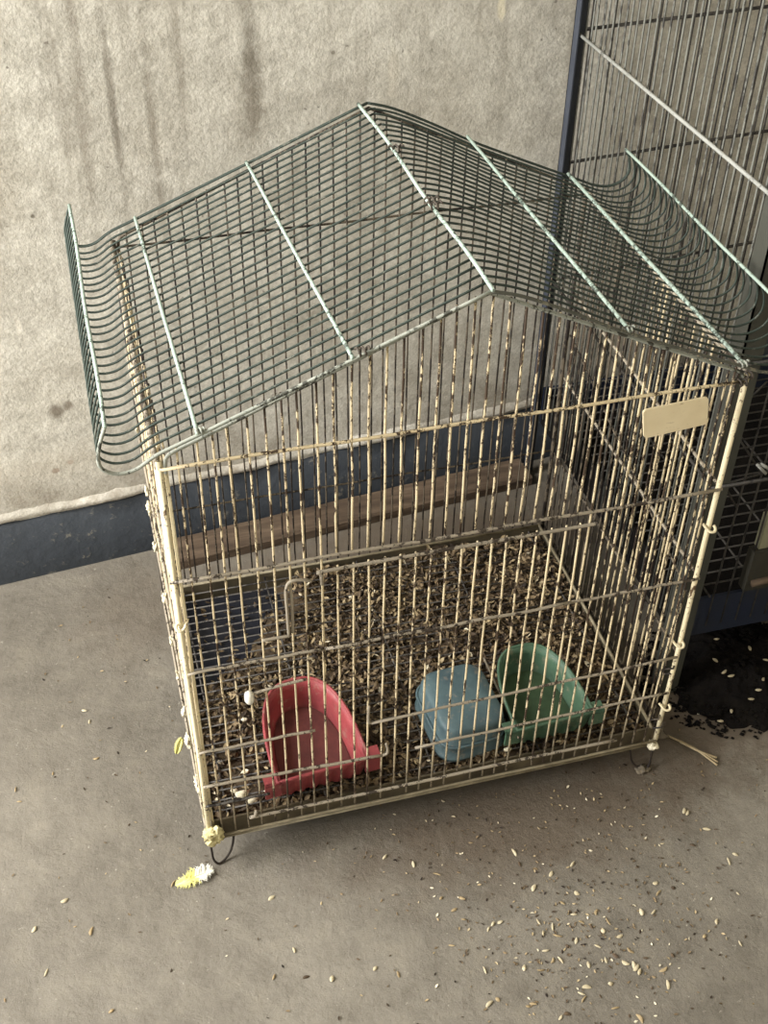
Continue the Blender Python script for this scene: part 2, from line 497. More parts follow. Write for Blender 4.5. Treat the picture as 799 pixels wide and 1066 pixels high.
DX0, DX1 = 0.1156, 0.3371
for i in range(1, NB):
    x = W * i / NB
    zt = gable(x) - 0.0015
    if DX0 < x < DX1 - 0.002:
        bar(x, 0, h2, zt, cream)
    else:
        bar(x, 0, zb, zt, cream)
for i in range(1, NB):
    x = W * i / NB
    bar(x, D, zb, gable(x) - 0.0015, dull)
NS = 26
for i in range(1, NS):
    y = D * i / NS
    bar(0, y, zb, H, cream, R * 1.25)
    bar(0.0045, y + 0.006, zb, H, side_cream, R * 1.0)  # second row of bars, added to cut the light inside the cage
    bar(W, y, zb, H, side_cream if i < 14 else dull, R * 1.05)  # far half takes the darker tone that imitates the dim interior
# corner posts
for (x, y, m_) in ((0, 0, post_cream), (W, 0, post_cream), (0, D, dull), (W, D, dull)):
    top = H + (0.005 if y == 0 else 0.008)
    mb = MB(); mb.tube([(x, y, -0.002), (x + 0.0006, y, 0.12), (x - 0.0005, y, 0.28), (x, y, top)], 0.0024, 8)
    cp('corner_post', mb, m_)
# second upright rod beside the left front post and behind it (hinge side)
for (x, y) in ((0.0045, 0.003), (-0.002, 0.012)):
    mb = MB(); mb.tube([(x, y, 0.0), (x, y, 0.2), (x, y, H)], 0.0016, 6); cp('corner_rod', mb, post_cream)


def rail(p0, p1, mat=None, r=0.0014, wob=0.0005, name='rail', parent=None):
    mb = MB(); p0 = Vector(p0); p1 = Vector(p1); n = 14
    ph = rnd.uniform(0, 6)
    mb.tube([p0.lerp(p1, k / n) + Vector((0, 0, wob * math.sin(k * 1.3 + ph))) for k in range(n + 1)], r, 6)
    return cp(name, mb, mat or rail_m, parent=parent)


yf = -0.0023
rail((0, yf, H), (W, yf, H), cream, 0.0014)
rail((-0.004, yf, h2 + 0.001), (W + 0.002, yf, h2), rail_m, 0.0015, 0.0008)
rail((0, yf, h3), (DX0 + 0.0, yf, h3), rail_m); rail((DX0, yf * 2, h3 + 0.002), (DX1, yf * 2, h3 + 0.002), rail_m, 0.0015, 0.0009)
rail((DX1, yf, h3), (W + 0.002, yf, h3), rail_m)
rail((0, yf, h4), (0.105, yf, h4), rail_m); rail((0.157, yf, h4 - 0.006), (W, yf, h4), rail_m)
rail((0, yf, 0.084), (0.168, yf, 0.0755), rail_m, 0.0016); rail((0.20, yf, h5 - 0.004), (W, yf, h5), rail_m)
rail((0.0, yf, 0.054), (0.06, yf, 0.054), grate_m)
mb = MB(); mb.tube(spline([(0.046, yf - 0.001, 0.033), (0.045, yf - 0.001, 0.026), (0.052, yf - 0.001, 0.0245), (0.2, yf - 0.001, 0.0235), (0.3, yf - 0.001, 0.0245), (0.413, yf - 0.001, 0.0232)], 5), 0.0017, 6)
cp('rail', mb, rail_m)
rail((0, yf, zb), (W, yf, zb), tray_edge, 0.0014)
# hooks where the small feeder doors end
mb = MB(); mb.tube(spline([(0.168, yf, 0.0755), (0.1725, yf, 0.077), (0.173, yf, 0.084), (0.1715, yf, 0.092)], 4), 0.0014, 6); cp('hook', mb, rail_m)
mb = MB(); mb.tube(spline([(0.157, yf, 0.126), (0.1545, yf, 0.128), (0.1542, yf, 0.137), (0.1548, yf, 0.150)], 4), 0.0013, 6); cp('hook', mb, rail_m)
for z in (H, h2, h3, h4, zb + 0.012):
    if z in (H, h4): rail((0, D + 0.002, z), (W, D + 0.002, z), dull, 0.0011)
    rail((-0.0023, 0, z), (-0.0023, D, z), rail_m, 0.0014)
    rail((W + 0.0023, 0, z), (W + 0.0023, D, z), rail_m if z > .2 else dull, 0.0016)
rail((W + 0.0035, 0.0, 0.2), (W + 0.0035, D, 0.29), dull, 0.0011)

# door with its own bars, rails and a sliding latch
door = link('door', None, cage, (0, 0, 0)) if False else None
dm = MB(); dm.tube(spline([(DX0 - 0.001, yf - .001, 0.312), (DX0 - 0.001, yf - .001, 0.3235), (DX0 + 0.004, yf - .001, 0.326), (0.22, yf - .001, 0.3265), (DX1 - 0.002, yf - .001, 0.3262), (DX1 + 0.01, yf - .001, 0.3265)], 6), 0.0016, 6)
door = cp('door', dm, rail_m)
nd = 17
for i in range(nd + 1):
    x = lerp(DX0, DX1, i / nd)
    mb = MB(); z1 = 0.3262; z0 = 0.007 if i % 5 else 0.024
    mb.tube([(x + rnd.uniform(-.0006, .0006), 0.0005, lerp(z0, z1, k / 5)) for k in range(6)], R * 1.02, 6)
    cp('bar', mb, cream, parent=door)
# latch wires
for P in ([(0.106, -.005, 0.319), (0.0985, -.005, 0.3225), (0.0885, -.005, 0.3225), (0.0848, -.005, 0.313), (0.0850, -.005, 0.29), (0.0853, -.005, 0.2615)],
          [(0.0853, -.005, 0.2615), (0.075, -.005, 0.262), (0.0634, -.005, 0.262)],
          [(0.0885, -.004, 0.318), (0.0895, -.004, 0.300), (0.089, -.004, 0.264)],
          [(0.0500, -.005, 0.199), (0.074, -.005, 0.203), (0.0988, -.005, 0.2050)]):
    mb = MB(); mb.tube(spline(P, 4), 0.0014, 6); cp('latch_wire', mb, rail_m)
mb = MB(); mb.tube([(0.0490, -.005, 0.188), (0.0485, -.005, 0.192), (0.0485, -.005, 0.200), (0.0490, -.005, 0.203)], [0.002, 0.0042, 0.0042, 0.002], 8)
cp('latch_knob', mb, white_m, 'small white plastic knob')

# gable wires, front and back
for y, m_ in ((-0.001, post_cream), (D + 0.001, dull)):
    mb = MB()
    mb.tube(spline([(0.004, y, 0.446), (0.0045, y, 0.455), (0.009, y, 0.4625), (0.03, y, 0.4715)], 5) +
            [Vector((lerp(0.03, APX, k / 6), y, lerp(0.4715, APZ - 0.003, k / 6))) for k in range(1, 7)] +
            [Vector((lerp(APX, W - 0.006, k / 8), y, lerp(APZ - 0.003, 0.459, k / 8))) for k in range(1, 9)] + [Vector((W - 0.001, y, 0.448))], 0.0015, 6)
    cp('gable_wire', mb, m_ if y > 0 else roof_edge)

# roof: wires from the ridge down each slope, curling up at the eaves
LP = [(APX, APZ), (0.14, 0.5222), (0.029, 0.4775), (0.0, 0.4660), (-0.016, 0.4560), (-0.029, 0.4545), (-0.0385, 0.4600), (-0.0405, 0.4690), (-0.0375, 0.4820), (-0.0325, 0.4950)]
RP = [(APX, APZ), (0.262, 0.5555), (0.30, 0.5375), (0.3486, 0.5125), (0.4515, 0.4668), (0.470, 0.4590), (0.486, 0.4560), (0.499, 0.4600), (0.5055, 0.4690), (0.5040, 0.482), (0.499, 0.4925)]
NR = 29
RY0, RY1 = -0.0045, D + 0.004


def slope_mesh(P, mat, r, name):
    mb = MB(); pts = spline([(x, 0, z) for x, z in P], 4)
    mb.tube(pts, r, 5); return mb.mesh(name, mat)


lw = slope_mesh(LP, green_wire, 0.00102, 'roof_wire'); rw = slope_mesh(RP, green_wire, 0.00102, 'roof_wire')
for i in range(NR + 1):
    y = lerp(RY0, RY1, i / NR)
    for me in (lw, rw):
        if i == 0: continue
        link('roof_wire', me, cage, (-ORG[0], y + rnd.uniform(-.0006, .0006) - ORG[1], Z0), (0, 0, rnd.gauss(0, 0.0012) if i not in (0, NR) else 0))
le = slope_mesh(LP, roof_edge, 0.0015, 'roof_edge_wire'); re_ = slope_mesh(RP, paint('dark_roof_edge', rgb(90, 90, 80), rgb(66, 68, 60), rgb(120, 116, 100), 0.4), 0.0014, 'roof_edge_wire')
for me in (le, re_):
    link('roof_edge_wire', me, cage, (-ORG[0], RY0 - ORG[1], Z0))
    if me is le or True:
        link('roof_edge_wire', lw if me is le else rw, cage, (-ORG[0], RY1 + .002 - ORG[1], Z0))


def zl(x):  # height of the left/right slope at x
    P = LP[:4] if x < APX else RP[:6]
    for a, b in zip(P[:-1], P[1:]):
        if min(a[0], b[0]) <= x <= max(a[0], b[0]):
            return lerp(a[1], b[1], (x - a[0]) / (b[0] - a[0]))
    return 0.46


for (x0, x1, r, m_, dz) in ((0.14, 0.1262, 0.0016, rod_m, 0.0024), (0.029, 0.0225, 0.0016, rod_m, 0.0024), (0.3486, 0.334, 0.0016, rod_m, 0.0024), (0.4515, 0.4400, 0.0018, rod_m, 0.0024)):
    za, zb_ = zl(x0) + dz, zl(x1) + dz
    mb = MB(); mb.tube([(lerp(x0, x1, k / 8), lerp(RY0 - .001, RY1, k / 8), lerp(za, zb_, k / 8) + 0.0004 * math.sin(k * 1.1)) for k in range(9)], r, 6)
    cp('roof_rod', mb, m_, 'pale green galvanised rod laid across the roof wires')
mb = MB(); mb.tube([(lerp(0.2388, 0.2295, k / 12), lerp(RY0 - .002, RY1, k / 12), APZ + 0.002 + 0.0016 * math.sin(k * 0.9)) for k in range(13)], 0.0017, 6)
cp('ridge_rod', mb, rod_m)
for P, m_ in ((LP, rod_m), (RP, rod_m)):
    x, z = P[-1]
    mb = MB(); mb.tube([(x + 0.0006 * math.sin(k), lerp(RY0, RY1 + .002, k / 10), z) for k in range(11)], 0.0015, 6); cp('eave_rod', mb, m_)
for x, z in ((-0.0015, 0.4625), (W + 0.001, 0.4605)):
    mb = MB(); mb.tube([(x, lerp(0, D, k / 8), z - 0.0045) for k in range(9)], 0.0018, 6); cp('eave_rod', mb, rail_m)


# twisted ties
def tie(x, y, z, s=0.005, mat=None, label=None):
    mb = MB(); pts = []
    for k in range(15):
        a = k * 1.05
        pts.append((x + s * (k / 14 - .5) * 1.6, y + s * 0.6 * math.cos(a), z + s * 0.45 * math.sin(a)))
    mb.tube(pts, 0.0009, 5)
    cp('wire_tie', mb, mat or tie_m, label)


tie(0.2350, 0.227, APZ + 0.0035, 0.007); tie(0.2365, 0.130, APZ + 0.0035, 0.006); tie(0.236, 0.122, APZ + 0.003, 0.007); tie(0.1476, -0.004, 0.528, 0.006)
tie(0.031, -0.004, 0.481, 0.004, roof_edge); tie(0.349, -0.004, 0.516, 0.004, roof_edge); tie(0.452, -0.004, 0.469, 0.005, roof_edge)
tie(W - 0.004, -0.003, 0.451, 0.007); tie(W, -0.003, 0.457, 0.006)
# hooks on the posts
for (x, y, z, s) in ((W, -0.002, 0.296, 1), (W - 0.002, -0.002, 0.150, 1), (0.0, -0.002, 0.292, -1), (W, -0.003, 0.060, 1)):
    mb = MB(); mb.tube(spline([(x - 0.006 * s, y + .003, z + 0.004), (x - 0.002 * s, y - .003, z - 0.0005), (x + 0.0025 * s, y - .004, z - 0.001), (x + 0.004 * s, y - .002, z + 0.001), (x + 0.003 * s, y, z + 0.003)], 4), 0.0013, 6)
    cp('hook', mb, post_cream)
for (x, y, z) in ((W - .004, 0.0, 0.115), (W - .002, .002, 0.105), (W - .006, 0, 0.04), (W - .002, -.002, 0.028)):
    mb = MB(); mb.tube([(x - .006, y, z), (x + .002, y - .003, z + .002), (x + .005, y, z + .006)], 0.001, 5); cp('wire_tie', mb, dull)

# tray under the cage
tz0, tz1 = -0.004, 0.0235
tb = MB()
tb.box(0.005, W - 0.005, 0.004, D - 0.003, tz0, tz0 + 0.0015)
tray = cp('tray', tb, tray_bottom, 'dark navy tray bottom under the husks', False)
for (x0, x1, y0, y1) in ((0.005, W - 0.004, 0.0025, 0.0045), (0.005, W - 0.004, D - 0.005, D - 0.003), (0.004, 0.006, 0.004, D - 0.004), (W - 0.006, W - 0.004, 0.004, D - 0.004)):
    mb = MB(); mb.box(x0, x1, y0, y1, tz0, tz1 - 0.001)
    cp('tray_wall', mb, tray_m, None, False, parent=tray)
mb = MB(); mb.tube([(0.004, 0.0015, tz0 + .001), (W - 0.004, 0.0015, tz0 + .001)], 0.0017, 6); cp('tray_edge', mb, tray_edge, parent=tray)
mb = MB(); mb.tube([(W - 0.006, 0.002, tz1), (W - 0.006, D - 0.002, tz1)], 0.0018, 6); cp('tray_edge', mb, tray_edge, parent=tray)
mb = MB(); mb.tube([(0.006, D - 0.004, tz1), (W - 0.006, D - 0.004, tz1)], 0.0016, 6); cp('tray_edge', mb, tray_edge, parent=tray)

# grate over the tray
GZ = 0.0195
NG = 28
gm = MB(); gm.tube([(0.007, 0, 0), (0.15, 0.0004, -0.0005), (0.3, 0, 0), (W - 0.008, 0, 0)], 0.0009, 5)
gme = gm.mesh('grate_wire', grate_m)
for i in range(1, NG):
    y = lerp(0.004, D - 0.004, i / NG)
    link('grate_wire', gme, cage, (-ORG[0], y - ORG[1], GZ + Z0), (0, 0, rnd.gauss(0, 0.0012)))
for x in (0.02, 0.115, 0.225, 0.335, 0.44):
    mb = MB(); mb.tube([(x, 0.006, GZ - 0.002), (x, D - 0.006, GZ - 0.002)], 0.0012, 5); cp('grate_support', mb, grate_m)
mb = MB(); mb.tube([(0.309, 0.005, 0.048), (0.3095, 0.045, 0.05), (0.3095, 0.113, 0.0495)], 0.0012, 5); cp('support_wire', mb, rail_m)

# feet: bent black wires under each corner
for (x, y, sx, sy) in ((0, 0, 1, 1), (W, 0, -1, 1), (0, D, 1, -1), (W, D, -1, -1)):
    mb = MB()
    mb.tube(spline([(x, y, 0.004), (x, y, -0.02), (x + 0.001 * sx, y - 0.002 * sy, -0.033), (x + 0.006 * sx, y - 0.003 * sy, -0.0388),
                    (x + 0.014 * sx, y + 0.001 * sy, -0.036), (x + 0.020 * sx, y + 0.004 * sy, -0.026), (x + 0.024 * sx, y + 0.006 * sy, -0.004)], 4), 0.0012, 6)
    cp('foot', mb, black_m, 'bent black wire foot')

# name plate hung on the front bars
pl = MB(); n = 6; cs = [(0.3712, 0.4400), (0.4262, 0.4435), (0.4305, 0.4165), (0.3765, 0.4120)]
outl = []
for i in range(4):
    p = Vector(cs[i]); a = (Vector(cs[i - 1]) - p).normalized() * 0.0035; b = (Vector(cs[(i + 1) % 4]) - p).normalized() * 0.0035
    for k in range(n + 1):
        t = k / n; outl.append((p + a) * (1 - t) ** 2 + p * 2 * t * (1 - t) + (p + b) * t * t)
M_ = len(outl)
pl.add([(q.x, -0.0062, q.y) for q in outl] + [(q.x, -0.0042, q.y) for q in outl],
       [tuple(range(M_)), tuple(range(2 * M_ - 1, M_ - 1, -1))] + [(i, i + M_, (i + 1) % M_ + M_, (i + 1) % M_) for i in range(M_)])
plate = cp('blank_plate', pl, tag_m, 'cream rounded blank plate fixed to the upper right front bars', False)


# ------------------------------------------------------------------ seed husks
def husk_geo():
    """a small curved boat-shaped shell, length 1, 12 triangles-ish"""
    V = []; rows = [(-0.5, 0.02), (-0.25, 0.2), (0.1, 0.24), (0.5, 0.02)]
    for x, w in rows:
        V += [(x, -w, 0.10 * (1 if abs(x) < .4 else .3)), (x, 0, -0.05), (x, w, 0.10 * (1 if abs(x) < .4 else .3))]
    F = []
    for i in range(3):
        a = i * 3
        F += [(a, a + 1, a + 4, a + 3), (a + 1, a + 2, a + 5, a + 4)]
    return np.array(V), F


HV, HF = husk_geo()


def husk_cloud(name, pts, size, mat, parent, org, tones, seed, tilt=0.5):
    rs = np.random.RandomState(seed); n = len(pts)
    a = rs.uniform(0, 2 * np.pi, n); tx = rs.normal(0, tilt, n); ty = rs.normal(0, tilt, n); s = size * rs.uniform(0.65, 1.3, n)
    flip = rs.choice([-1, 1], n)
    V = np.repeat(HV[None], n, 0) * s[:, None, None]; V[:, :, 2] *= flip[:, None]
    y, z = V[:, :, 1].copy(), V[:, :, 2].copy()
    V[:, :, 1] = y * np.cos(tx)[:, None] - z * np.sin(tx)[:, None]; V[:, :, 2] = y * np.sin(tx)[:, None] + z * np.cos(tx)[:, None]
    x, z = V[:, :, 0].copy(), V[:, :, 2].copy()
    V[:, :, 0] = x * np.cos(ty)[:, None] + z * np.sin(ty)[:, None]; V[:, :, 2] = -x * np.sin(ty)[:, None] + z * np.cos(ty)[:, None]
    x, y = V[:, :, 0].copy(), V[:, :, 1].copy()
    V[:, :, 0] = x * np.cos(a)[:, None] - y * np.sin(a)[:, None]; V[:, :, 1] = x * np.sin(a)[:, None] + y * np.cos(a)[:, None]
    V += np.array(pts)[:, None, :] - np.array(org)
    nv = HV.shape[0]; F = np.array(HF)
    FF = (F[None] + (np.arange(n) * nv)[:, None, None]).reshape(-1, 4)
    me = bpy.data.meshes.new(name)
    me.vertices.add(n * nv); me.vertices.foreach_set('co', V.reshape(-1))
    me.loops.add(FF.size); me.loops.foreach_set('vertex_index', FF.reshape(-1))
    me.polygons.add(len(FF)); me.polygons.foreach_set('loop_start', np.arange(len(FF)) * 4)
    try: me.polygons.foreach_set('loop_total', np.full(len(FF), 4))
    except Exception: pass
    at = me.attributes.new('tone', 'FLOAT', 'POINT')
    t = np.clip(rs.normal(tones[0], tones[1], n), 0, 1)
    at.data.foreach_set('value', np.repeat(t, nv))
    me.materials.append(mat); me.update(calc_edges=True); me.validate()
    o = link(name, me, parent)
    return o


# bed of dirt in the tray with a bare dark patch at the back left
def bare(x, y):  # 1 where husks lie thick, 0 on the bare patch
    d = math.hypot(max(0, (x - 0.0)) / 0.135, max(0, (0.335 - y)) / 0.155)
    n = 0.14 * math.sin(x * 60 + 1) * math.cos(y * 50) + 0.08 * math.sin(x * 130 + y * 90)
    return min(1.0, max(0.0, (d + n - 0.92) * 3.5))


def bed_h(x, y): return -0.0045 + 0.004 * min(1.0, bare(x, y) * 3) + bare(x, y) * (0.0155 + 0.0035 * math.sin(x * 37 + 2) * math.sin(y * 43) + 0.002 * math.sin(x * 90 + y * 70))


bd = MB(); nx, ny = 66, 48
for j in range(ny + 1):
    for i in range(nx + 1):
        x = lerp(0.008, W - 0.008, i / nx); y = lerp(0.0055, D - 0.006, j / ny)
        bd.v.append((x, y, bed_h(x, y) + rnd.uniform(-.0012, .0012)))
for j in range(ny):
    for i in range(nx):
        a = j * (nx + 1) + i
        bd.f.append((a, a + 1, a + nx + 2, a + nx + 1))
cp('dirt_bed', bd, litter_m, 'dark trodden dirt under the husks', True, 'stuff')
pts = []
while len(pts) < 9500:
    x = rnd.uniform(0.009, W - 0.009); y = rnd.uniform(0.008, D - 0.009)
    if rnd.random() > 0.05 + 0.95 * bare(x, y): continue
    front_left = x < 0.07 and y < 0.1
    if front_left and rnd.random() < 0.5: continue
    pts.append((x, y, Z0 + max(-0.002, bed_h(x, y)) + rnd.uniform(0.001, 0.0055)))
hl = husk_cloud('husk_litter', pts, 0.0082, husk_m, cage, ORG, (0.42, 0.23), 3, 0.6)
hl['kind'] = 'stuff'; hl['label'] = 'thick litter of tan and brown seed husks in the tray'

# ------------------------------------------------------------------ feeding cups
def cup_outline(w, d, n=22, flat=0.0):
    """D outline: straight front edge at y=0, rounded back"""
    P = []
    for k in range(n + 1):
        a = math.pi * k / n
        P.append((w / 2 * math.copysign(abs(math.cos(a)) ** 0.75, math.cos(a)), d * abs(math.sin(a)) ** 0.72))
    return P


def d_cup(name, loc, rz, tilt, w, d, h, mat, label, ears=True):
    root = thing(name, loc, label, 'feeding cup', rot=(tilt, 0, rz))
    mb = MB(); n = 22
    rings = [(0.80, 0.0, 0.82), (0.88, 0.10, 0.88), (0.97, 0.75, 0.97), (1.0, 1.0, 1.0)]   # outer, rising
    inner = [(0.955, 1.0, 0.955), (0.91, 0.72, 0.93), (0.80, 0.14, 0.83), (0.74, 0.09, 0.77)]
    front = []
    allr = []
    for sc, zz, dc in rings + inner:
        o = cup_outline(w * sc, d * dc, n)
        inn = (sc, zz, dc) in inner
        y0 = (1 - dc) * d * 0.42
        ring = [(x, y + y0 + 0.0, zz * h) for x, y in o]
        # corrugated front face: points along the straight front
        nf = 26
        for k in range(1, nf):
            x = lerp(o[-1][0], o[0][0], k / nf)
            rib = 0.0 if inn else -0.0011 * (1 if (k // 2) % 2 else -1) * (1 if zz < 0.95 else 0)
            ring.append((x, y0 + rib, zz * h))
        allr.append(ring)
    m_ = len(allr[0])
    for ring in allr: mb.v += ring
    for r in range(len(allr) - 1):
        for k in range(m_):
            mb.f.append((r * m_ + k, r * m_ + (k + 1) % m_, (r + 1) * m_ + (k + 1) % m_, (r + 1) * m_ + k))
    mb.f.append(tuple(range(m_ - 1, -1, -1))); mb.f.append(tuple((len(allr) - 1) * m_ + k for k in range(m_)))
    link('cup_body', mb.mesh('cup_body', mat, True), root)
    # rolled rim
    rm = MB(); ro = [(x, y, h) for x, y in cup_outline(w * 1.0, d * 1.0, n)]
    rm.tube(ro + [(lerp(ro[-1][0], ro[0][0], k / 6), 0, h) for k in range(1, 7)], 0.0017, 6)
    link('rim', rm.mesh('rim', mat), root)
    if ears:
        for s in (-1, 1):
            e = MB(); e.box(s * w / 2 - (0.003 if s > 0 else 0.012), s * w / 2 + (0.012 if s > 0 else 0.003), -0.002, 0.001, h * 0.45, h * 1.0)
            e.box(s * w / 2 - (0.003 if s > 0 else 0.012), s * w / 2 + (0.012 if s > 0 else 0.003), -0.002, 0.012, h * 0.96, h * 1.0)
            link('side_ear', e.mesh('side_ear', mat, False), root)
    return root


CZ = Z0 + GZ + 0.001
red = d_cup('feeding_cup', (0.113, 0.011, CZ), math.radians(4), math.radians(7), 0.090, 0.108, 0.040, red_m, 'red plastic feeding cup with a ribbed flat front, standing in the cage tray')
grn = d_cup('feeding_cup', (0.349, 0.013, CZ), math.radians(2), math.radians(5), 0.082, 0.098, 0.036, greenc_m, 'green plastic feeding cup with a ribbed front, beside the blue cup in the cage')


# dried dregs in the cups
def dregs(root, w, d, h, mat, name, label_):
    mb = MB(); o = cup_outline(w * 0.78, d * 0.8, 20)
    mb.add([(0, d * 0.45, h * 0.2)] + [(x, y + d * .08, h * 0.17) for x, y in o] , [(0, i + 1, i + 2) for i in range(20)] + [(0, 21, 1)])
    p = link(name, mb.mesh(name, mat), root); p['label'] = label_; p['kind'] = 'stuff'


dregs(red, 0.090, 0.108, 0.040, simple('dried_brown_dregs', rgb(112, 62, 58), rgb(84, 48, 46), 50, 0.8), 'dregs', 'dried brown dregs on the bottom')
dregs(grn, 0.082, 0.098, 0.036, simple('dull_green_dregs', rgb(70, 92, 66), rgb(54, 70, 50), 50, 0.8), 'dregs', 'dull greenish dregs on the bottom')

# blue cup: a rounded box lying upside down, with a stepped band and flared lower rim
blue = thing('feeding_cup', (0.2665, 0.060, CZ), 'dusty blue rounded feeding cup lying upside down between the red and green cups', 'feeding cup', rot=(math.radians(2), math.radians(1), math.radians(5)))


def rr_ring(w, d, r, z, n=7):
    P = []
    for cx, cy, a0 in ((w / 2 - r, d / 2 - r, 0), (-w / 2 + r, d / 2 - r, 90), (-w / 2 + r, -d / 2 + r, 180), (w / 2 - r, -d / 2 + r, 270)):
        for k in range(n + 1):
            a = math.radians(a0 + 90 * k / n); P.append((cx + r * math.cos(a), cy + r * math.sin(a), z))
    return P


mb = MB(); BW, BD = 0.074, 0.090
prof = [(1.0, 0.0), (1.0, 0.004), (0.955, 0.0045), (0.95, 0.019), (0.97, 0.0205), (0.965, 0.0215), (0.93, 0.0225), (0.915, 0.036), (0.885, 0.0405), (0.82, 0.0428), (0.5, 0.0436), (0.1, 0.0438)]
for s, z in prof: mb.v += rr_ring(BW * s, BD * s, 0.019 * s, z)
m_ = len(rr_ring(1, 1, .1, 0))
for r in range(len(prof) - 1):
    for k in range(m_): mb.f.append((r * m_ + k, r * m_ + (k + 1) % m_, (r + 1) * m_ + (k + 1) % m_, (r + 1) * m_ + k))
mb.f.append(tuple((len(prof) - 1) * m_ + k for k in range(m_))); mb.f.append(tuple(range(m_ - 1, -1, -1)))
link('cup_body', mb.mesh('cup_body', blue_m), blue)
mb = MB(); q = rr_ring(BW * 0.975, BD * 0.975, 0.0185, 0.0210); mb.tube(q + [q[0]], 0.0016, 6, False)
link('rim', mb.mesh('rim', blue_m), blue)

# ------------------------------------------------------------------ fluff, feathers, droppings
def blob_mesh(name, r, mat, seed, sub=3, spiky=0.35, sc=(1, 1, 1)):
    rs = random.Random(seed); bm = bmesh.new(); bmesh.ops.create_icosphere(bm, subdivisions=sub, radius=1)
    for v in bm.verts:
        k = 1 + rs.uniform(-spiky, spiky) + 0.2 * math.sin(v.co.x * 5 + seed) * math.cos(v.co.z * 4)
        v.co = Vector((v.co.x * sc[0], v.co.y * sc[1], v.co.z * sc[2])) * r * k
    me = bpy.data.meshes.new(name); bm.to_mesh(me); bm.free(); me.materials.append(mat)
    me.polygons.foreach_set('use_smooth', [True] * len(me.polygons)); return me


# clumps stuck on the left side bars (they move with the cage: parts)
cl = [(-0.004, 0.26, 0.20, 0.005), (-0.005, 0.235, 0.17, 0.004), (-0.004, 0.20, 0.13, 0.0045), (-0.004, 0.17, 0.10, 0.004), (-0.003, 0.11, 0.06, 0.0045), (-0.004, 0.085, 0.045, 0.006),
      (-0.003, 0.04, 0.03, 0.004), (-0.005, 0.225, 0.25, 0.0035), (-0.003, 0.15, 0.07, 0.004), (-0.003, 0.06, 0.015, 0.004), (-0.004, 0.30, 0.27, 0.003), (-0.003, 0.02, 0.05, 0.0035), (-0.004, 0.13, 0.035, 0.0035)]
for i, (x, y, z, r) in enumerate(cl):
    o = link('fluff_clump', blob_mesh('fluff_clump', r, fluff_m, i, 3, 0.4, (0.55, 0.8, 1.5)), cage, (x - ORG[0], y - ORG[1], z + Z0))
for (x, y, z, r, s) in ((0.0, -0.003, 0.012, 0.0065, 21), (0.006, -0.004, 0.014, 0.006, 22), (0.001, -0.004, 0.002, 0.0055, 23), (0.008, -0.004, 0.006, 0.005, 24)):
    o = link('crusted_fluff', blob_mesh('crusted_fluff', r, yfluff_m, s, 3, 0.3, (1, 0.7, 1.25)), cage, (x - ORG[0], y - ORG[1], z + Z0))
    o['label'] = 'yellowish crust of fluff round the left front corner'
o = link('fluff_clump', blob_mesh('fluff_clump', 0.005, fluff_m, 31, 3, 0.4), cage, (W - 0.003 - ORG[0], -0.002 - ORG[1], 0.0 + Z0))
# bits of crust in the front left of the tray
for i, (x, y, z, r) in enumerate(((0.036, 0.02, 0.032, 0.0045), (0.044, 0.012, 0.03, 0.004), (0.03, 0.028, 0.028, 0.003), (0.063, 0.02, 0.028, 0.0035), (0.055, 0.115, 0.025, 0.0025), (0.415, 0.035, 0.03, 0.0035), (0.40, 0.02, 0.03, 0.0025), (0.30, 0.008, 0.03, 0.003), (0.37, 0.14, 0.026, 0.0025))):
    link('dropping', blob_mesh('dropping', r, fluff_m, 40 + i, 2, 0.3, (1.3, 0.8, 0.7)), cage, (x - ORG[0], y - ORG[1], z + Z0))


def feather(name, loc, rot, L, w, mat, tipmat, label, fluffy):
    root = thing(name, loc, label, 'feather', rot=rot)
    rs = random.Random(int(L * 1e5))
    sh = MB(); sh.tube([(-L / 2, 0, 0.001), (0, 0.0005, 0.0018), (L / 2, 0, 0.001)], [0.0006, 0.0005, 0.0002], 5)
    link('shaft', sh.mesh('shaft', mat), root)
    va = MB(); vb = MB(); n = 90
    for k in range(n):
        t = k / (n - 1)
        x = lerp(-L / 2, L / 2, t); ww = w * (math.sin(math.pi * (0.08 + 0.9 * t)) ** 0.6)
        for s in (-1, 1):
            M2 = vb if t > 0.5 else va
            j = rs.uniform(0.7, 1.15)
            zt = 0.001 + abs(rs.gauss(0, 0.0028 if fluffy and t > .35 else 0.0008))
            mid = (x + ww * 0.3, s * ww * 0.55 * j, 0.0012 + zt * 0.8); end = (x + ww * (0.6 if not fluffy else rs.uniform(-.2, 0.8)), s * ww * j, zt)
            bw = 0.0005
            o = len(M2.v)
            M2.v += [(x - bw, 0, 0.0012), (x + bw, 0, 0.0014), (mid[0] + bw, mid[1], mid[2]), (mid[0] - bw, mid[1], mid[2]), end]
            M2.f += [(o, o + 1, o + 2, o + 3), (o + 3, o + 2, o + 4)]
    link('vane', va.mesh('vane', mat, False), root)
    q = link('vane', vb.mesh('vane', tipmat, False), root)
    if mat is not tipmat: q['label'] = 'fluffy white half'
    return root


feather('downy_feather', (-0.0205, -0.0135, 0.0015), (0, 0, math.radians(12)), 0.037, 0.0105, yellow_m, down_m, 'small yellow and white downy feather on the floor by the left front foot', True)
fe = feather('yellow_feather', (-0.014, 0.075, Z0 + 0.055), (math.radians(70), math.radians(-72), math.radians(10)), 0.022, 0.0045, yellow_m, yellow_m, 'small yellow feather caught on the left side of the cage', False)
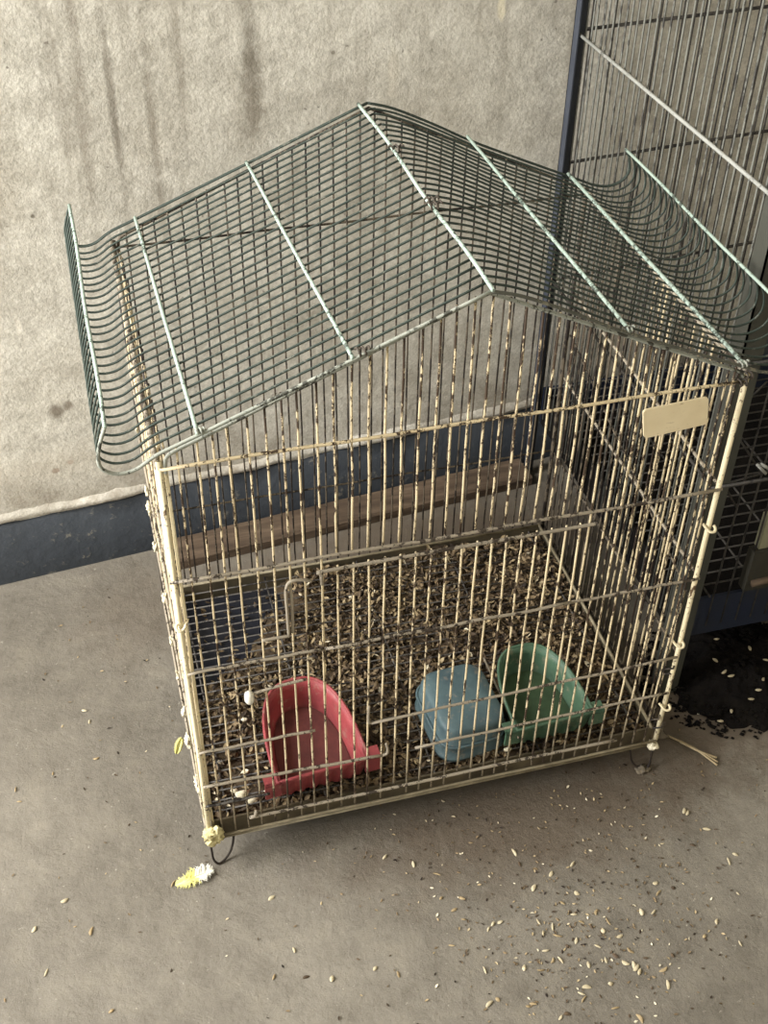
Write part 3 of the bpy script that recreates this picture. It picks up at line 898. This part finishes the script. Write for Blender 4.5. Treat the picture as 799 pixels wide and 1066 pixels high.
# two light wisps on the floor beside the right front corner
st = MB(); st.tube(spline([(0.4965, 0.0318, 0.002), (0.5151, 0.0096, 0.0032), (0.5235, -0.005, 0.003), (0.5305, -0.0176, 0.0018)], 5), 0.0013, 5)
st.tube(spline([(0.5060, 0.020, 0.0025), (0.5200, 0.002, 0.0036), (0.5345, -0.0085, 0.0018)], 5), 0.0014, 5)
st.tube(spline([(0.5160, 0.0075, 0.003), (0.5250, -0.004, 0.0034), (0.533, -0.014, 0.0018)], 5), 0.0011, 5)
thing('straw_wisp', (0, 0, 0), 'forked pale straw wisp on the floor right of the cage', 'straw', me=st.mesh('straw_wisp', straw_m))
for (x, y, r, s, lab) in ((0.483, 0.036, 0.0085, 61, 'grey tuft of fluff on the floor between the cage and the black heap'), (0.452, -0.003, 0.0055, 62, 'small pale crumpled husk tuft under the right front foot of the cage')):
    thing('fluff_tuft', (x, y, r * 0.4), lab, 'fluff', me=blob_mesh('fluff_tuft', r, simple('grey_fluff', rgb(120, 110, 94), rgb(88, 80, 68), 80, 0.95), s, 3, 0.45, (1.3, 0.9, 0.5)))

from mathutils import noise as mn
# ------------------------------------------------------------------ black heap on the floor at the right
hx, hy = 0.618, 0.100
hm = MB(); nr, na = 40, 200
hm.v.append((hx, hy, 0.026))
for r in range(1, nr + 1):
    for a in range(na):
        q = 2 * math.pi * a / na
        edge = 1 + 0.08 * math.sin(q * 3 + 1) + 0.05 * math.sin(q * 7) + 0.22 * mn.noise(Vector((math.cos(q) * 6, math.sin(q) * 6, 3)))
        f = r / nr
        x = hx + math.cos(q) * f * 0.100 * edge; y = hy + math.sin(q) * f * 0.082 * edge
        z = 0.024 * (1 - f ** 2.2) + 0.007 * (1 - f ** 4) * mn.noise(Vector((x * 40, y * 40, 1))) + 0.004 * (1 - f ** 4) * mn.noise(Vector((x * 130, y * 130, 4)))
        hm.v.append((x, y, max(z, 0.0006) if f < 1 else 0.0002))
for a in range(na): hm.f.append((0, 1 + a, 1 + (a + 1) % na))
for r in range(nr - 1):
    for a in range(na):
        p = 1 + r * na + a; q = 1 + r * na + (a + 1) % na
        hm.f.append((p, p + na, q + na, q))
for k in range(1000):
    q = rnd.uniform(0, 2 * math.pi); f = rnd.uniform(0.8, 1.22) if rnd.random() < .8 else rnd.uniform(0, 1)
    x = hx + math.cos(q) * f * 0.1; y = hy + math.sin(q) * f * 0.082; s = rnd.uniform(0.0012, 0.0042)
    z = 0.024 * (1 - min(f, 1) ** 2.2)
    o = len(hm.v)
    for (a, b_, c_) in ((1, 0, 0), (-1, .2, 0), (0.1, 1, 0), (0, -1, .1), (0, 0, 1), (.1, .1, -1)):
        hm.v.append((x + a * s * rnd.uniform(.6, 1.3), y + b_ * s * rnd.uniform(.6, 1.3), max(0.0003, z + s * .4 + c_ * s * rnd.uniform(.4, .9))))
    hm.f += [(o + p, o + q_, o + r_) for p, q_, r_ in ((0, 2, 4), (2, 1, 4), (1, 3, 4), (3, 0, 4), (2, 0, 5), (1, 2, 5), (3, 1, 5), (0, 3, 5))]
hp = thing('debris_heap', (0, 0, 0), 'low black heap of debris on the floor under the right hand cage', 'debris', me=hm.mesh('debris_heap', heap_m))

# ------------------------------------------------------------------ second cage at the right
X2, Y2A, Y2B, X2B = 0.513, 0.088, 0.497, 1.02
ORG2 = ((X2 + X2B) / 2, (Y2A + Y2B) / 2, 0.0)
c2 = thing('wire_cage', ORG2, 'tall grey wire cage on dark angle iron posts standing against the wall', 'cage')


def q2(name, mb, mat, label=None, smooth=True, parent=None): return part(name, mb, mat, parent or c2, ORG2, label, smooth)


def y2b(x): return wall_pt(x) - 0.016


TOP = 0.80
for (x, y, mat_) in ((X2, Y2A, angle_m), (X2 - 0.008, y2b(X2) - .004, angle_dark), (X2B, Y2A, angle_m), (X2B, y2b(X2B), angle_dark)):
    mb = MB(); s = 1 if x < 0.7 else -1; w = 0.021 if y < .2 else 0.013; t = 1 if y < .2 else -1
    mb.box(min(x, x + s * w), max(x, x + s * w), min(y, y + t * 0.0015), max(y, y + t * .0015), 0, TOP)
    mb.box(min(x, x + s * 0.0015), max(x, x + s * .0015), min(y, y + t * w), max(y, y + t * w), 0, TOP)
    q2('corner_post', mb, mat_, None, False)
bm_cache = {}


def bar2(x, y, z0, z1, mat, r=0.0011):
    k = (round(z1 - z0, 3), mat.name)
    if k not in bm_cache:
        mb = MB(); mb.tube([(0, 0, 0), (0.0005, 0, (z1 - z0) * .4), (0, 0, z1 - z0)], r, 5); bm_cache[k] = mb.mesh('bar', mat)
    link('bar', bm_cache[k], c2, (x - ORG2[0], y - ORG2[1], z0), (rnd.gauss(0, .001), rnd.gauss(0, .001), 0))


n = 33
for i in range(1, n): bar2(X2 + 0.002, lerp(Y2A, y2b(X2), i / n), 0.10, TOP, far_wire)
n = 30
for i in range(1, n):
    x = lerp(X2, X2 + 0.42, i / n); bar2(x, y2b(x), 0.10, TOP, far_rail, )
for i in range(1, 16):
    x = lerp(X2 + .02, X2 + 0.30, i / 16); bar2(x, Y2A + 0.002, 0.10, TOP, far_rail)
for z in (0.29, 0.44, 0.588, 0.74):
    mb = MB(); mb.tube([(X2, y2b(X2), z), (X2B, y2b(X2B), z)], 0.0019, 6); q2('rail', mb, far_rail)
for z, m_ in ((0.589, bright_rail), (0.30, far_rail), (0.74, far_rail)):
    mb = MB(); mb.tube([(X2 - 0.003, Y2A, z + .006), (X2 - 0.003, y2b(X2), z - .002)], 0.0019, 6); q2('rail', mb, m_)
for z in (0.30, 0.44, 0.59):
    mb = MB(); mb.tube([(X2, Y2A - .002, z), (X2B, Y2A - .002, z)], 0.0016, 6); q2('rail', mb, far_rail)
# navy tray and its grate
mb = MB(); mb.box(X2 + .003, X2B - .003, Y2A + .002, Y2A + .006, 0.088, 0.142); q2('tray_front', mb, navy, 'scuffed navy tray front', False)
mb = MB(); mb.box(X2 + .003, X2B - .003, Y2B - .006, Y2B - .002, 0.088, 0.142); q2('tray_back', mb, navy, None, False)
for x in (X2 + .003, X2B - .006):
    mb = MB(); mb.box(x, x + .003, Y2A + .006, Y2B - .006, 0.088, 0.142); q2('tray_side', mb, heap_m, None, False)
mb = MB(); mb.box(X2 + .006, X2B - .006, Y2A + .006, Y2B - .006, 0.088, 0.092); q2('tray_bottom', mb, heap_m, None, False)
for i in range(1, 26):
    y = lerp(Y2A, Y2B, i / 26)
    mb = MB(); mb.tube([(X2 + .004, y, 0.148), (X2 + .3, y, 0.148)], 0.0011, 5); q2('grate_wire', mb, far_rail)
for x in (0.545, 0.60, 0.655, 0.71):
    mb = MB(); mb.tube([(x, Y2A, 0.146), (x, Y2B, 0.146)], 0.0013, 5); q2('grate_support', mb, far_rail)
mb = MB(); mb.box(0.590, 0.604, Y2A + .003, Y2A + .012, 0.20, 0.243); q2('latch_block', mb, pale_block, 'pale grey green upright block', False)
mb = MB(); mb.box(0.583, 0.66, Y2A - .002, Y2A + .010, 0.146, 0.20); q2('latch_plate', mb, simple('dark_olive_plate', rgb(52, 50, 42), rgb(40, 38, 32)), 'dark olive plate', False)
mb = MB(); mb.tube([(0.588, Y2A - .004, 0.158), (0.63, Y2A - .004, 0.161)], 0.004, 6); q2('wooden_peg', mb, wood, 'brown wooden peg')
for k, (dz) in enumerate((0.0, 0.009)):
    mb = MB(); mb.tube([(0.554 + k * .004, Y2A - .006, 0.324 - k * .0), (0.566 + k * .006, Y2A - .006, 0.311 + dz * .3)], 0.0016, 6); q2('bright_clip', mb, bright_rail)
for (a, b) in (((0.532, 0.30), (0.565, 0.245)), ((0.545, 0.34), (0.58, 0.29)), ((0.54, 0.36), (0.56, 0.40)), ((0.53, 0.27), (0.60, 0.29))):
    mb = MB(); mb.tube([(a[0], Y2A + .03, a[1]), (b[0], Y2A + .02, b[1])], 0.0011, 5); q2('loose_wire', mb, far_rail)

# blue-grey board leaning flat on the wall behind the second cage
wb = wall_box(0.838, 1.35, 0.001, 0.009, 0.0, 1.0)
thing('wall_board', (0, 0, 0), 'blue-grey board standing flat on the wall behind the right cage', 'board', me=wb.mesh('wall_board', board_m, False))

# ------------------------------------------------------------------ husks on the floor
SPOTS = [(-0.102, 0.207), (-0.106, 0.224), (-0.144, 0.147), (-0.182, 0.136), (-0.179, 0.12), (-0.099, 0.155), (0.027, 0.058), (0.047, -0.052), (0.057, -0.11), (-0.041, -0.013), (0.084, -0.146), (0.062, -0.138), (0.034, -0.131), (-0.142, -0.006), (-0.163, -0.075), (-0.171, -0.029), (-0.121, -0.044), (0.124, -0.146), (-0.11, -0.126), (0.249, -0.131), (0.242, -0.131), (0.211, -0.108), (0.217, -0.12), (0.188, -0.051), (0.187, -0.048), (0.203, -0.093), (0.236, -0.135), (0.22, -0.173), (0.213, -0.204), (0.222, -0.202), (0.246, -0.215), (0.269, -0.186), (0.319, -0.141), (0.284, -0.152), (0.295, -0.148), (0.296, -0.158), (0.301, -0.17), (0.311, -0.167), (0.323, -0.15), (0.33, -0.157), (0.328, -0.177), (0.313, -0.192), (0.296, -0.221), (0.303, -0.211), (0.296, -0.216), (0.33, -0.192), (0.34, -0.19), (0.346, -0.199), (0.353, -0.203), (0.355, -0.21), (0.355, -0.189), (0.354, -0.206), (0.366, -0.199), (0.377, -0.214), (0.375, -0.228), (0.391, -0.203), (0.472, -0.061), (0.474, -0.064), (0.484, -0.086), (0.488, -0.126), (0.446, -0.182), (0.457, -0.208), (0.428, -0.193), (0.408, -0.13), (0.406, -0.14), (0.393, -0.158), (0.255, -0.18), (0.251, -0.214), (0.277, -0.23), (0.27, -0.232), (0.338, -0.25), (0.32, -0.236), (0.338, -0.09), (0.288, -0.077), (0.288, -0.063), (0.292, -0.105), (0.314, -0.095), (0.222, -0.098), (0.207, -0.067), (0.163, -0.036), (0.198, -0.142), (0.143, -0.157), (0.325, -0.214), (0.382, -0.155), (0.422, -0.139), (0.462, -0.1), (0.498, -0.12), (0.34, -0.144), (0.33, -0.121), (0.313, -0.127), (0.339, -0.164), (0.352, -0.173), (0.347, -0.156), (0.283, -0.18), (0.28, -0.169), (0.29, -0.181), (0.284, -0.14)]


def husk_thing_mesh(L, w, mat, seed):
    rs = random.Random(seed); mb = MB(); rows = 6; cols = 5
    for i in range(rows):
        t = i / (rows - 1); x = (t - .5) * L; ww = w * math.sin(math.pi * (0.06 + 0.88 * t)) ** 0.7
        for j in range(cols):
            a = math.pi * (j / (cols - 1)); mb.v.append((x + rs.uniform(-.0003, .0003), -ww / 2 * math.cos(a) + .16 * L * (t - .5) ** 2 * (seed - 3), 0.0003 + ww * 0.42 * math.sin(a) * rs.uniform(.85, 1.1)))
    for i in range(rows - 1):
        for j in range(cols - 1):
            a = i * cols + j; mb.f.append((a, a + 1, a + cols + 1, a + cols))
    return mb.mesh('seed_husk', mat)


hms = [husk_thing_mesh(0.0078, 0.0034, husk_pale, 1), husk_thing_mesh(0.0068, 0.0036, husk_pale, 2), husk_thing_mesh(0.0062, 0.0028, husk_tan, 3),
       husk_thing_mesh(0.0072, 0.0030, husk_pale, 4), husk_thing_mesh(0.0060, 0.0032, husk_dark, 5), husk_thing_mesh(0.0085, 0.0030, husk_tan, 6)]
HL = 'small seed husk lying loose on the concrete floor around the bird cage'
for i, (x, y) in enumerate(SPOTS):
    k = rnd.choice([0, 0, 1, 2, 2, 3, 3, 4, 5, 5])
    thing('seed_husk', (x, y, 0.0004), HL, 'seed husk', 'seed husks scattered on the floor', me=hms[k], rot=(rnd.uniform(-.35, .35), rnd.uniform(-.15, .15), rnd.uniform(0, 6.28))).scale = (rnd.uniform(.7, 1.15), rnd.uniform(.6, 1.25), rnd.uniform(.6, 1.2))
for (x, y) in ((0.548, 0.118), (0.60, 0.13), (0.628, 0.105), (0.638, 0.085), (0.585, 0.082), (0.590, 0.075), (0.622, 0.062), (0.612, 0.052), (0.560, 0.034), (0.575, 0.040), (0.600, 0.045), (0.583, 0.100)):
    f = math.hypot((x - hx) / .1, (y - hy) / .082)
    thing('seed_husk', (x, y, max(0.004, 0.026 * (1 - min(f, 1) ** 2.2) + 0.002)), 'small pale seed husk lying on the black debris heap', 'seed husk', 'husks on the black heap', me=hms[rnd.choice([0, 1, 3])], rot=(0.1, 0.1, rnd.uniform(0, 6.28)))
# fine crumbs: uncountable
pts = []
for k in range(1100):
    u = rnd.random()
    if u < 0.42: x, y = rnd.gauss(0.33, 0.075), rnd.gauss(-0.16, 0.055)
    elif u < 0.62: x, y = rnd.gauss(0.30, 0.12), rnd.gauss(-0.04, 0.04)
    elif u < 0.8: x, y = rnd.uniform(-0.15, 0.0), rnd.uniform(-0.05, 0.42)
    else: x, y = rnd.uniform(-0.2, 0.6), rnd.uniform(-0.27, 0.3)
    if x < 0.0 and rnd.random() < 0.7: continue
    pts.append((x, y, 0.0009))
cr = husk_cloud('floor_crumbs', pts, 0.0034, husk_m, None, (0, 0, 0), (0.5, 0.3), 9, 0.2)
cr['kind'] = 'stuff'; cr['label'] = 'fine crumbs and husk fragments sprinkled over the concrete floor'; cr['category'] = 'crumbs'
